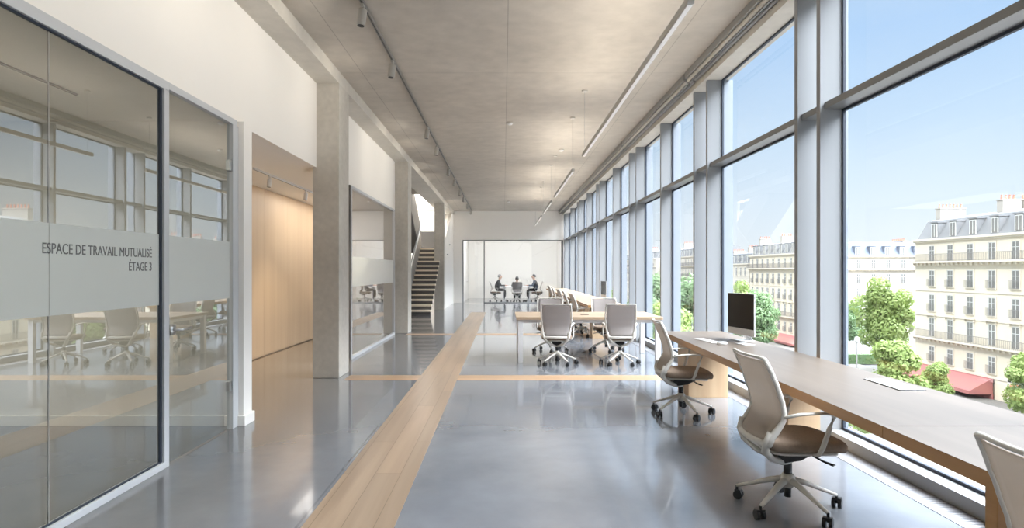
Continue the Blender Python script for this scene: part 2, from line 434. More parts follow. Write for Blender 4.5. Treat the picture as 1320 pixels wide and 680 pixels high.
# second glazed room
w2 = empty(W()); S(w2)
fb = B(); hframe(fb, 10.5, 14.7, w=.05); fb.out('frame', 'whiteframe', w2, bevel=.003)
gk = B(); gk.box(XG-.01, XG+.02, 10.44, 10.5, 0, HS); gk.out('gasket', 'dsteel', w2)
box('glass_pane', 'tint2', XG-.006, XG, 10.55, 14.65, .05, HS-.05, w2)
box('frosted_band', 'frost', XG+.001, XG+.0025, 10.55, 14.65, 1.23, 1.75, w2)

# slot light in the ceiling of the near room, track in the passage
t = thing('slot_light', 'thin dark linear slot light in ceiling behind the near glass partition', 'light', (-3.5, 0, HS))
box('housing', 'black', -.012, .012, 1.0, 5.09, -.012, 0, t)
def area(name, loc, rot, sx, sy, e, col=(1, .95, .88)):
    L = bpy.data.lights.new(name, 'AREA'); L.shape = 'RECTANGLE'; L.size = sx; L.size_y = sy; L.energy = e; L.color = col
    o = bpy.data.objects.new(name, L); C.objects.link(o); o.location = loc; o.rotation_euler = rot; return o

# ------------------------------------------------------------------ curtain wall
pairs = [(-3.7, -3.2), (-.75, -.3), (2.45, 2.85), (5.49, 5.91), (8.52, 9.10), (13.1, 13.8), (18.1, 18.75), (23.0, 23.6), (28.2, 28.75)]
singles = [11.03, 15.85, 20.85, 25.9]
fins = sorted([a for p in pairs for a in p]+singles)
HZ = 4.12
for i, (a, b) in enumerate(pairs):
    t = S(empty(T(), (0, a, 0)))
    dep = .03 if a == 5.49 else .13
    for f in (0, b-a):
        box('fin', 'alu', 2.80, XW, f, f+.065, .0, HZ, t, bevel=.003)
        box('outer_post', 'alupost', XW+.02, XW+.02+dep, f, f+.065, .1, HZ, t)
    box('gap_pane', 'glass', XW+.004, XW+.010, .065, b-a, .1, HZ, t)  # gap glazed, unseen from the camera, to bring daylight onto the second fin
for a in singles:
    t = S(empty(T(), (0, a, 0)))
    box('fin', 'alu', 2.80, XW, 0, .065, .0, HZ, t, bevel=.003)
    box('outer_post', 'alupost', XW+.02, XW+.15, 0, .065, .1, HZ, t)
for a, b in zip(fins, fins[1:]):
    if (a, b) in pairs: continue
    w = S(empty(W(), (0, a, 0)))
    lo, hi = .065, b-a
    for z0, z1 in ((.10, 2.93), (2.99, HZ)):
        k = B(); e = .022
        k.box(XW-.006, XW+.02, lo, hi, z0, z0+e).box(XW-.006, XW+.02, lo, hi, z1-e, z1).box(XW-.006, XW+.02, lo, lo+e, z0+e, z1-e).box(XW-.006, XW+.02, hi-e, hi, z0+e, z1-e)
        k.out('gasket', 'gasket', w)
        box('glass_pane', 'glass', XW+.004, XW+.010, lo+.01, hi-.01, z0+.01, z1-.01, w)
t = trim(T(), 'aluback', 2.84, XW+.03, Y0, Y1, 2.93, 2.99, bevel=.004)
trim(T(), 'beam', 2.76, 3.1, Y0, Y1, HZ, HC+.02)
trim(T(), 'alupost', 2.99, 3.1, Y0, Y1, -.6, .1)
S(box('wall_window_below', 'beam', 2.95, 3.09, -30, 34.5, -13.3, -.31))
# roller blind cassettes, one per pair of bays
segs = [-3.9, -.5, 2.65, 5.7, 8.8, 13.45, 18.4, 23.3, 28.95]
where = ['behind the camera end', 'beside the camera end', 'above the nearest big pane', 'above the pane behind the front office chair',
         'above the panes beyond the computer screen', 'above the panes by the white-legged table', 'above the far worktop', 'nearest the end wall']
for i, (a, b) in enumerate(zip(segs, segs[1:])):
    t = thing('roller_blind', 'grey rolled-up blind cassette under the ceiling, '+where[i], 'blind', (2.56, a, 0), 0, 'rolled-up window blinds')
    box('cassette', 'aluback', 0, .10, .03, b-a-.03, 4.205, HC, t, bevel=.01)
    k = B(); k.cyl((.055, .05, 4.185), (.055, b-a-.05, 4.185), .032, n=14); k.out('roller', 'lampgrey', t, True)
    k = B(); k.cyl((.15, .05, 4.21), (.15, b-a-.05, 4.21), .035, n=14); k.out('roller', 'gsteel', t, True)
    box('bottom_bar', 'dsteel', .045, .065, .06, b-a-.06, 4.14, 4.155, t)

# ------------------------------------------------------------------ ceiling fittings
t = thing('lighting_track', 'long grey ceiling lighting track over the left side of the hall', 'lighting track', (-1.456, 0, HC))
box('rail', 'trackgrey', -.018, .018, 3.0, 28.7, -.045, -.012, t)
box('slot', 'black', -.006, .006, 3.0, 28.7, -.047, -.044, t)
k = B()
for y in (3.3, 8.9, 14.5, 20.1, 25.7):
    k = B(); k.cyl((0, y, -.012), (0, y, 0), .02); k.out('mounting', 'trackgrey', t)
def spot(loc, label, group, m='lampgrey', tilt=.12, s=1.0):
    t = thing('track_spotlight', label, 'spotlight', loc, 0, group)
    k = B(); k.box(-.016*s, .016*s, -.05*s, .05*s, -.03*s, 0); k.cyl((0, 0, -.03*s), (0, 0, -.055*s), .012*s); k.out('adapter', m, t, bevel=.003)
    k = B(); d = Vector((-tilt, -tilt*.6, -1)).normalized(); p = Vector((0, 0, -.05*s))
    k.cyl(p, p+d*.17*s, .045*s, n=20); k.out('lamp_head', m, t, bevel=.004)
    k = B(); q = p+d*.171*s; k.cyl(q, q+d*.003, .036*s, n=16); k.out('lens', 'black', t)
    return t
SP = [(6.43, 'nearest the camera'), (8.15, 'second from the camera'), (11.9, 'third from the camera'), (13.6, 'fourth from the camera'), (16.5, 'fifth from the camera'),
      (18.5, 'sixth from the camera'), (20.9, 'seventh from the camera'), (22.8, 'eighth from the camera'), (25.2, 'ninth from the camera'), (27.8, 'nearest the end wall')]
for y, w in SP: spot((-1.456, y, HC-.046), 'small grey cylindrical spotlight on the ceiling track, '+w, 'spotlights on the hall track')
t = thing('lighting_track', 'short white lighting track in the low passage ceiling by the oak wall', 'lighting track', (-3.5, 0, HS))
box('rail', 'tablewhite', -.015, .015, 8.7, 11.8, -.03, 0, t)
box('slot', 'black', -.005, .005, 8.7, 11.8, -.032, -.029, t)
for y, w in ((9.3, 'near end'), (11.0, 'far end')): spot((-3.5, y, HS-.03), 'small white spotlight at the %s of the passage track' % w, 'spotlights in the passage', 'tablewhite', .1, .75)
PN = [(4.17, 9.75, 'longest one, closest to the camera'), (11.2, 15.2, 'second from the camera'), (16.3, 19.6, 'third from the camera'), (20.6, 24.6, 'farthest from the camera')]
for a, b, w in PN:
    t = thing('linear_pendant', 'slim pale grey linear pendant lamp near the windows, '+w, 'pendant lamp', (1.26, a, 3.3), 0, 'linear pendant lamps')
    box('housing', 'pendant', -.024, .024, 0, b-a, -.005, .05, t, bevel=.004)
    box('diffuser', 'glow', -.016, .016, .02, b-a-.02, -.009, -.004, t)
    for y in (.12, b-a-.12):
        k = B(); k.cyl((0, y, .05), (0, y, HC-3.3-.01), .0022, n=6); k.out('wire', 'wire', t)
        k = B(); k.lathe([(.045, HC-3.3-.025), (.045, HC-3.3)], (0, y)); k.out('ceiling_rose', 'offwhite', t, False)
def detector(x, y, lab):
    t = thing('smoke_detector', lab, 'smoke detector', (x, y, HC), 0, 'ceiling smoke detectors')
    k = B(); k.lathe([(.03, -.05), (.045, -.045), (.05, -.03), (.06, -.018)], n=20); k.out('sensor', 'tablewhite', t, True)
    k = B(); k.lathe([(.065, -.018), (.065, 0)], n=20); k.out('base_plate', 'offwhite', t)
detector(.12, 11.7, 'round white smoke detector at the middle of the ceiling')
detector(.2, 24.9, 'round white smoke detector close to the end wall')
detector(1.33, 14.3, 'round white smoke detector beside the second pendant lamp')

# ------------------------------------------------------------------ stair
st = thing('staircase', 'staircase of pale oak treads with grey steel balustrades behind the concrete columns', 'staircase', (-3.3, 21.0, 0))
N = 14; RI = .172; GO = .28; WD = .83
for i in range(N):
    z = RI*(i+1)
    box('tread', 'tread', 0, WD, GO*i-.02, GO*(i+1), z-.06, z, st)
    box('riser', 'dsteel', 0, WD, GO*i+.012, GO*i+.03, z-RI, z-.045, st)
zl = RI*N; yl = GO*N
box('landing', 'tread', -.98, WD, yl, yl+1.15, zl-.12, zl, st)
box('landing_guard', 'dsteel', -.98, WD, yl+1.15, yl+1.2, zl-.12, zl+.75, st)
k = B(); k.prism([(-.1, -0), (-.1, 1.0), (yl, zl+1.0), (yl, zl-.25), (.35, 0)], 'X', -.03, 0); k.out('balustrade', 'gsteel', st)
k = B(); k.prism([(-.1, -0), (-.1, .25), (yl, zl+.15), (yl, zl-.25), (.35, 0)], 'X', WD, WD+.03); k.bm.free()
k = B(); k.sweep([(.035, -.1, 1.0), (.035, yl, zl+1.0)], (.02, .02)); k.out('handrail', 'steel', st)
k = B(); k.prism([(yl, zl-.2), (yl, zl+1.0), (yl-3.0, zl+1.0+1.84), (yl-3.0, zl-.2+1.84)], 'X', -.07, -.04); k.out('balustrade', 'gsteel', st)
k = B(); k.prism([(yl, zl-.2), (yl, zl), (yl-3.0, zl+1.84), (yl-3.0, zl-.2+1.84)], 'X', -.98, -.07); k.out('upper_flight', 'dsteel', st)
gw = B(); gw.prism([(24.6, 0), (24.6, 2.7), (28.0, 4.1), (28.95, 4.12), (28.95, 0)], 'X', -2.45, -2.33); S(gw.out('wall_stair_guard', 'white'))
for y, z in ((25.5, 2.15), (26.6, 2.6)):
    t = box('handrail_bracket', 'steel', -2.33, -2.27, y, y+.05, z, z+.05); tag(t, 'small steel handrail bracket on the white wall right of the stairs', 'bracket', 'handrail brackets by the stairs')

# ------------------------------------------------------------------ office chair
def prof(z):
    P = [(.44, -.215), (.50, -.20), (.56, -.155), (.62, -.128), (.70, -.140), (.80, -.172), (.90, -.212), (.98, -.25)]
    if z <= P[0][0]: return P[0][1]
    for (a, x), (b, y) in zip(P, P[1:]):
        if z <= b:
            t = (z-a)/(b-a); t = t*t*(3-2*t)*.4+t*.6; return x+(y-x)*t
    return P[-1][1]
def halfw(z): 
    t = (z-.44)/.54
    return .195+.045*math.sin(min(1, max(0, t))*PI*.75)
def bp(u, z):   # point of the back shell, u in -1..1
    w = halfw(z); return (prof(z)-.035*(1-u*u), u*w, z)
def make_chair(name, label, group, fabric):
    t = thing(name, label, 'chair', group=group)
    k = B(); k.cushion(.26, .238, .405, .475, cx=.045, droop=.055); k.out('seat', 'taupe', t, True)
    k = B(); k.cushion(.225, .21, .385, .41, cx=.03, droop=.05); k.out('seat_shell', 'offwhite', t, True)
    # mesh back
    k = B(); nz, nu = 16, 8; g = []
    for i in range(nz+1):
        z = .475+(.965-.475)*i/nz
        g.append([k.v(bp(-.93+1.86*j/nu, z)) for j in range(nu+1)])
    for i in range(nz):
        for j in range(nu): k.f([g[i][j], g[i][j+1], g[i+1][j+1], g[i+1][j]])
    o = k.out('backrest', fabric, t, True); sm = o.modifiers.new('thick', 'SOLIDIFY'); sm.thickness = .006
    # frame
    zs = [.46+(.975-.46)*i/14 for i in range(15)]
    path = []; sz = []
    for z in zs: path.append(bp(-1, z)); sz.append((.011+.012*max(0, .62-z)/.16, .015+.014*max(0, .62-z)/.16))
    for j in range(1, 10): u = -1+2*j/10; path.append(bp(u, .98)); sz.append((.009, .012))
    for z in zs[::-1]: path.append(bp(1, z)); sz.append((.011+.012*max(0, .62-z)/.16, .015+.014*max(0, .62-z)/.16))
    for j in range(1, 10): u = 1-2*j/10; path.append(bp(u, .455)); sz.append((.022, .022))
    k = B(); k.sweep(path, sz, 8, ref=(1, 0, 0), closed=True); k.out('back_frame', 'offwhite', t, True)
    k = B()
    for s in (-1, 1):
        k.sweep([(-.205, s*.205, .53), (-.225, s*.195, .465), (-.215, s*.165, .405), (-.15, s*.11, .345), (-.07, s*.05, .31), (0, 0, .30)],
                [(.020, .018), (.024, .02), (.027, .02), (.027, .02), (.03, .02), (.032, .022)], 8)
    k.out('back_support', 'offwhite', t, True)
    for s in (-1, 1):
        k = B(); k.sweep([(-.135, s*.232, .626), (-.05, s*.248, .648), (.07, s*.262, .658), (.135, s*.264, .655), (.15, s*.264, .636), (.125, s*.262, .57), (.085, s*.258, .45), (.07, s*.24, .405), (.05, s*.17, .395)],
                         [(.014, .010), (.018, .009), (.022, .008), (.020, .009), (.015, .011), (.013, .014), (.013, .015), (.013, .013), (.012, .01)], 8)
        k.out('armrest', 'offwhite', t, True)
    k = B(); k.prism([(-.10, .33), (-.08, .385), (.14, .395), (.16, .375), (.05, .32), (-.05, .305)], 'Y', -.075, .075); k.out('mechanism', 'black', t, bevel=.006)
    k = B(); k.sweep([(.10, -.05, .365), (.12, -.20, .355), (.15, -.26, .35)], [(.008, .006), (.008, .006), (.018, .006)]); k.out('lever', 'black', t, True)
    k = B(); k.cyl((0, 0, .20), (0, 0, .32), .026, n=16); k.cyl((0, 0, .075), (0, 0, .15), .022, n=16); k.out('gas_lift', 'black', t, True)
    k = B(); k.lathe([(.03, .135), (.042, .15), (.045, .19), (.038, .215), (.028, .222)], n=18); k.out('base_hub', 'offwhite', t, True)
    for i in range(5):
        a = math.radians(72*i)
        k = B(); k.T = Matrix.Rotation(a, 4, 'Z')
        k.sweep([(.02, 0, .185), (.10, 0, .165), (.20, 0, .125), (.285, 0, .092), (.312, 0, .082)], [(.024, .022), (.024, .017), (.019, .013), (.015, .011), (.012, .01)], 8)
        lg = k.out('base_leg', 'offwhite', t, True)
        k = B(); k.T = Matrix.Translation((.312*math.cos(a), .312*math.sin(a), 0)) @ Matrix.Rotation(a+.9+1.1*i, 4, 'Z')
        for s in (-1, 1): k.cyl((.012, s*.008, .029), (.012, s*.028, .029), .029, n=18)
        k.cyl((0, 0, .03), (0, 0, .085), .008); k.box(-.008, .03, -.026, .026, .045, .062)
        k.out('caster', 'black', lg)
    return t
ch0 = make_chair('office_chair', 'taupe office chair with white frame, whole, nearest to camera at the worktop', 'office chairs at the window worktops', 'meshtaupe')
def place(o, x, y, deg, label, group=None):
    o.location = (x, y, 0); o.rotation_euler = (0, 0, math.radians(deg)); o['label'] = label
    if group: o['group'] = group
    return o
place(ch0, 1.80, 3.93, 1, 'taupe office chair with white frame seen whole in the right foreground')
c = copy_tree(ch0); place(c, 1.865, 6.52, -4, 'taupe office chair facing the worktop end, in front of the computer screen')
c = copy_tree(ch0); place(c, 1.775, 1.765, 0, 'office chair cut off by the lower right corner of the picture')
for x, y, d, l in ((1.80, 14.4, 5, 'nearest'), (1.80, 16.0, -4, 'second nearest'), (1.81, 17.9, 6, 'middle'), (1.86, 20.6, -3, 'second farthest'), (1.86, 22.3, 4, 'farthest')):
    c = copy_tree(ch0); place(c, x, y, d, 'small distant office chair at the far worktop, %s of the row of five' % l)
ct0 = make_chair('office_chair', 'x', 'office chairs round the white-legged table', 'meshgrey')
place(ct0, .86, 9.98, 82, 'grey-backed office chair seen from behind, front left at the white-legged table')
c = copy_tree(ct0); place(c, 1.87, 9.98, 84, 'grey-backed office chair seen from behind, front right at the white-legged table')
c = copy_tree(ct0); place(c, .88, 11.62, -92, 'office chair across the white-legged table, far side left')
c = copy_tree(ct0); place(c, 1.92, 11.62, -88, 'office chair across the white-legged table, far side right')

# ------------------------------------------------------------------ tables and worktops
t = thing('work_table', 'large pale oak table on white square legs in the middle of the hall', 'table', (.21, 10.1, 0))
box('tabletop', 'tabletop', 0, 2.39, 0, 1.3, .705, .75, t, bevel=.003)
for x in (.03, 2.28):
    for y in (.04, 1.18): box('leg', 'tablewhite', x, x+.08, y, y+.08, 0, .705, t, bevel=.003)
k = B(); k.box(.05, 2.34, .06, .10, .65, .704).box(.05, 2.34, 1.2, 1.24, .65, .704).box(.05, .09, .1, 1.2, .65, .704).box(2.30, 2.34, .1, 1.2, .65, .704); k.out('under_frame', 'tablewhite', t)
t = box('cable_grommet', 'black', 1.32, 1.46, 10.62, 10.70, .7505, .757, bevel=.003); tag(t, 'flat black cable grommet on top of the white-legged table', 'grommet')

def xf(y): return 1.80+.030*(y-1.0)      # front edge of the worktop runs a touch off the facade line
t = thing('window_worktop', 'long oak worktop along the windows in the right foreground', 'worktop', (0, 0, 0))
ya, yb = 1.05, 7.85
for a, b in ((ya, 3.045), (3.05, yb)):
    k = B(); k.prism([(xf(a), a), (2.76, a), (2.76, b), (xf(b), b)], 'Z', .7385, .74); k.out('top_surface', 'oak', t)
    k = B(); k.prism([(xf(a), a), (2.76, a), (2.76, b), (xf(b), b)], 'Z', .678, .7385); k.out('worktop_slab', 'oakedge', t)
box('pedestal', 'pedestal', 2.19, 2.66, 7.35, 7.80, 0, .678, t, bevel=.004)
box('pedestal', 'pedestal', 2.36, 2.63, 5.15, 5.6, 0, .678, t, bevel=.004)
box('end_panel', 'oakedge', 1.846, 2.72, 2.32, 2.38, 0, .678, t, bevel=.003)
box('end_panel', 'oakedge', 1.81, 2.72, 1.08, 1.14, 0, .678, t, bevel=.003)
t = thing('window_worktop', 'distant oak worktop along the windows beyond the white-legged table', 'worktop', (0, 0, 0))
box('worktop_slab', 'oakedge', 1.88, 2.74, 13.8, 27.2, .68, .739, t); box('top_surface', 'tabletop', 1.88, 2.74, 13.8, 27.2, .739, .74, t)
for y in (13.82, 18.4, 23.0, 26.7): box('pedestal', 'pedestal', 1.98, 2.68, y, y+.45, 0, .68, t)
t = thing('cable_hatch', 'thin pale rectangular flap lying on the foreground worktop', 'cable hatch', (2.52, 3.95, .74), -.03)
box('flap', 'paper', 0, .16, 0, .40, .0035, .0075, t, bevel=.001); box('surround', 'black', -.005, .165, -.006, .406, .0005, .0035, t)
# monitor
def monitor(label, loc, rz, s=1):
    t = thing('computer_monitor', label, 'monitor', loc, rz)   # screen faces local -y
    w, h = .26*s, .36*s
    box('casing', 'silver', -w, w, -.004, .014, .0605, .0605+.455*s, t, bevel=.004)
    box('screen', 'screen', -w+.004, w-.004, -.0065, -.0045, .135, .0605+.452*s, t)
    k = B(); k.sweep([(0, .10, .006), (0, .085, .05), (0, .04, .12), (0, .016, .17)], [(.07, .005), (.06, .004), (.055, .004), (.05, .004)], 8, square=True); k.out('stand', 'silver', t)
    box('stand_foot', 'silver', -.09, .09, -.06, .115, .0005, .006, t, bevel=.002)
    return t
monitor('silver computer monitor with black screen on the foreground worktop', (2.60, 6.80, .74), math.radians(-80))
monitor('dark computer monitor seen edge on at the far worktop', (2.66, 16.5, .74), math.radians(-84), .95)
t = thing('keyboard', 'thin silver keyboard lying in front of the computer monitor', 'keyboard', (2.22, 6.75, .7405), math.radians(-82))
box('base', 'silver', -.21, .21, -.06, .06, 0, .006, t, bevel=.002)
k = B()
for r in range(5):
    for q in range(14): k.box(-.2+.0287*q, -.2+.0287*q+.0245, -.052+.0212*r, -.052+.0212*r+.0175, .0062, .0085)
k.out('keys', 'paper', t)
t = thing('computer_mouse', 'small white computer mouse beside the keyboard', 'mouse', (2.26, 6.42, .7405), math.radians(8))
k = B(); k.cushion(.055, .03, 0, .028, p=2.4, n=20); k.out('shell', 'tablewhite', t, True)
t = thing('tablet', 'flat grey tablet lying behind the keyboard near the monitor foot', 'tablet', (2.50, 6.42, .7405), math.radians(-80))
box('body', 'silver', -.09, .09, -.06, .06, 0, .007, t, bevel=.002)

# ------------------------------------------------------------------ meeting room front
w = S(empty(W()))
k = B(); k.box(-.93, 2.79, Y1+.03, Y1+.09, HS-.05, HS).box(-.93, 2.79, Y1+.03, Y1+.09, 0, .04).box(-.93, -.88, Y1+.03, Y1+.09, .04, HS-.05).box(2.70, 2.79, Y1+.03, Y1+.09, .04, HS-.05)
k.out('frame', 'aluback', w); box('glass_pane', 'tint2', -.88, 2.70, Y1+.055, Y1+.065, .04, HS-.05, w)
d = S(empty(D()))
k = B(); k.box(-1.92, -.93, Y1+.03, Y1+.09, HS-.05, HS).box(-1.92, -1.86, Y1+.03, Y1+.09, 0, HS-.05); k.out('frame', 'aluback', d)
box('door_leaf', 'tint2', -1.85, -.94, Y1+.055, Y1+.065, .01, HS-.06, d)
k = B(); k.cyl((-1.72, Y1-.03, 1.0), (-1.72, Y1+.12, 1.0), .012); k.cyl((-1.72, Y1-.03, 1.0), (-1.58, Y1-.03, 1.0), .012); k.out('handle', 'steel', d)
t = thing('meeting_table', 'small white rectangular table on two pedestals in the far glazed meeting room', 'table', (.64, 30.75, 0))
box('tabletop', 'tablewhite', -.80, .80, -.45, .45, .72, .75, t, bevel=.004)
for s in (-1, 1):
    k = B(); k.box(s*.60-.06, s*.60+.06, -.06, .06, .02, .72).box(s*.60-.09, s*.60+.09, -.35, .35, 0, .025); k.out('pedestal', 'tablewhite', t, bevel=.003)
mch = 'chairs in the far meeting room'
c = copy_tree(ct0); place(c, -.42, 30.85, 0, 'distant office chair in the meeting room, under the left seated person', mch)
c = copy_tree(ct0); place(c, 1.70, 30.85, 180, 'distant office chair in the meeting room, under the right seated person', mch)
c = copy_tree(ct0); place(c, .66, 30.08, 90, 'distant office chair with its back to the camera in the meeting room', mch)

def person(name, label, loc, deg, cloth, legs, hairm, lean=.05, drop=0.0):
    """seated, facing local +x, one skinned surface"""
    V = []; E = []; R = []
    def add(p, r, par=None):
        V.append(p); R.append(r)
        if par is not None: E.append((par, len(V)-1))
        return len(V)-1
    L = lean; dz = drop
    pel = add((0, 0, .585), (.165, .13)); ab = add((.01+L*.2, 0, .70+dz*.3), (.16, .14), pel); ch = add((.01+L*.7, 0, .87+dz*.7), (.175, .13), ab)
    up = add((.02+L, 0, .99+dz), (.15, .10), ch); nk = add((.04+L*1.1, 0, 1.06+dz), (.062, .062), up); nk2 = add((.055+L*1.2, 0, 1.115+dz), (.06, .062), nk)
    hd = add((.075+L*1.3, 0, 1.18+dz), (.078, .09), nk2); hd2 = add((.075+L*1.3, 0, 1.235+dz), (.086, .1), hd); hd3 = add((.07+L*1.3, 0, 1.29+dz), (.055, .07), hd2)
    nose = add((.075+L*1.3+.10, 0, 1.205+dz), (.014, .016), hd2)
    for s in (-1, 1):
        sh = add((.02+L, s*.18, .985+dz), (.07, .068), up); el = add((.13+L, s*.235, .77), (.054, .052), sh)
        wr = add((.36+L, s*.13, .785), (.034, .03), el); pm = add((.42+L, s*.11, .785), (.036, .016), wr)
        for f in range(4):
            y = s*(.11+(.5-f/3)*.055); ln = (.07, .085, .08, .06)[f]
            a = add((.45+L, y, .785), (.010, .009), pm); b = add((.45+L+ln*.5, y, .788), (.009, .009), a); add((.45+L+ln, y, .776), (.007, .007), b)
        a = add((.42+L, s*.075, .785), (.011, .01), pm); add((.455+L, s*.055, .782), (.009, .009), a)
        hp = add((.06, s*.095, .57), (.10, .085), pel); kn = add((.43, s*.12, .56), (.072, .068), hp)
        cf = add((.43, s*.12, .33), (.062, .064), kn); an = add((.40, s*.12, .11), (.044, .044), cf)
        hl = add((.40, s*.12, .055), (.038, .04), an); to = add((.54, s*.13, .035), (.04, .03), hl); add((.61, s*.13, .03), (.03, .022), to)
    me = bpy.data.meshes.new('body'); me.from_pydata(V, E, []); o = bpy.data.objects.new('body', me); C.objects.link(o)
    md = o.modifiers.new('skin', 'SKIN'); sd = o.modifiers.new('sub', 'SUBSURF'); sd.levels = 2; sd.render_levels = 2
    md.use_smooth_shade = True
    for i, r in enumerate(R): me.skin_vertices[0].data[i].radius = r
    me.skin_vertices[0].data[0].use_root = True
    bpy.context.view_layer.update()
    m2 = bpy.data.meshes.new_from_object(o.evaluated_get(bpy.context.evaluated_depsgraph_get()))
    bpy.data.objects.remove(o)
    m2.materials.clear()
    for x in ('skin', cloth, legs, 'black'): m2.materials.append(M[x])
    zmin = min(v.co.z for v in m2.vertices)
    for v in m2.vertices: v.co.z -= zmin if v.co.z < .3 else 0
    for p in m2.polygons:
        c = p.center; p.use_smooth = True
        if c.z < .085: p.material_index = 3
        elif c.z < .66 and not (c.z > .62 and c.x < .1): p.material_index = 2
        elif c.z > 1.06+dz: p.material_index = 0
        elif c.x > .34+L: p.material_index = 0
        else: p.material_index = 1
    b = bpy.data.objects.new(name, m2); C.objects.link(b); tag(b, label, 'person')
    b.location = (loc[0], loc[1], 0); b.rotation_euler = (0, 0, math.radians(deg))
    hx = .05+L*1.3; k = B(); n = 18
    rings = []
    for i in range(9):
        th = PI*.62*i/8; rr = math.sin(th); ring = []
        for j in range(n):
            ph = 2*PI*j/n; x, y = math.cos(ph)*rr, math.sin(ph)*rr
            z = math.cos(th)
            if x > .35: z = max(z, .42)
            ring.append(k.v((hx-.005+x*.103, y*.086, 1.235+dz+z*.108)))
        rings.append(ring)
    for A, Dd in zip(rings, rings[1:]):
        for j in range(n): k.f([A[j], A[(j+1) % n], Dd[(j+1) % n], Dd[j]])
    k.out('hair', hairm, b, True)
    k = B()
    for s in (-1, 1): k.T = Matrix.Translation((hx+.02, s*.078, 1.2+dz)); k.cushion(.02, .012, -.03, .03, p=2, n=10)
    k.out('ears', 'skin', b, True)
    return b
person('person', 'seated person in dark clothes facing right, left end of the meeting table', (-.36, 30.85), 0, 'darkcloth', 'darkcloth', 'hair2', .10)
person('person', 'seated person in slate blue clothes facing left, right end of the meeting table', (1.64, 30.85), 180, 'navy', 'darkcloth', 'hair', .06)
person('person', 'seated person with back to the camera, head showing over the middle chair', (.66, 30.12), 90, 'darkcloth', 'darkcloth', 'hair', .02, -.10)

# ------------------------------------------------------------------ street and city
ZS = -13.3
S(box('ground_street', 'asphalt', 3.1, 140, -60, 330, ZS-.5, ZS))
t = S(box('ground_pavement', 'pave', 48, 56, -20, 230, ZS-.1, ZS+.15))
t = S(box('ground_pavement', 'pave', 3.1, 10, -20, 230, ZS-.1, ZS+.15))
t = S(box('ground_pavement', 'pave', 22, 33, -20, 230, ZS-.1, ZS+.12))

def make_window(w, h, full=False, ped=False):
    """one facade window: stone surround, sashes, dark pane, iron guard; origin at the sill centre, outward -y"""
    k = B(); k.box(-w/2-.16, -w/2, -.07, .0, -.05, h+.16).box(w/2, w/2+.16, -.07, .0, -.05, h+.16).box(-w/2, w/2, -.07, 0, h, h+.16).box(-w/2-.2, w/2+.2, -.14, 0, -.16, -.05)
    if ped: k.box(-w/2-.35, w/2+.35, -.32, 0, h+.30, h+.45).box(-w/2-.25, -w/2-.1, -.22, 0, h, h+.3).box(w/2+.1, w/2+.25, -.22, 0, h, h+.3)
    k_o = k
    m_s = k_o
    s = B(); s.box(-w/2, -w/2+.09, -.045, -.004, 0, h).box(w/2-.09, w/2, -.045, -.004, 0, h).box(-.04, .04, -.045, -.004, 0, h).box(-w/2, w/2, -.045, -.004, h-.08, h).box(-w/2, w/2, -.045, -.004, h*.66, h*.66+.06)
    g = B()
    if not full:
        g.box(-w/2-.12, w/2+.12, -.30, -.26, .85, .90).box(-w/2-.12, w/2+.12, -.30, -.26, .02, .06)
        q = -w/2-.12
        while q < w/2+.13: g.box(q, q+.025, -.29, -.27, .05, .86); q += .13
    return m_s, s, g
def mk_proto(w, h, full, ped):
    k, s, g = make_window(w, h, full, ped)
    root = k.out('facade_window', 'cornice')
    s.out('sash', 'sash', root)
    B().box(-w/2, w/2, -.02, .01, 0, h).out('window_pane', 'pane', root)
    if not full: g.out('window_guard', 'iron', root)
    return root
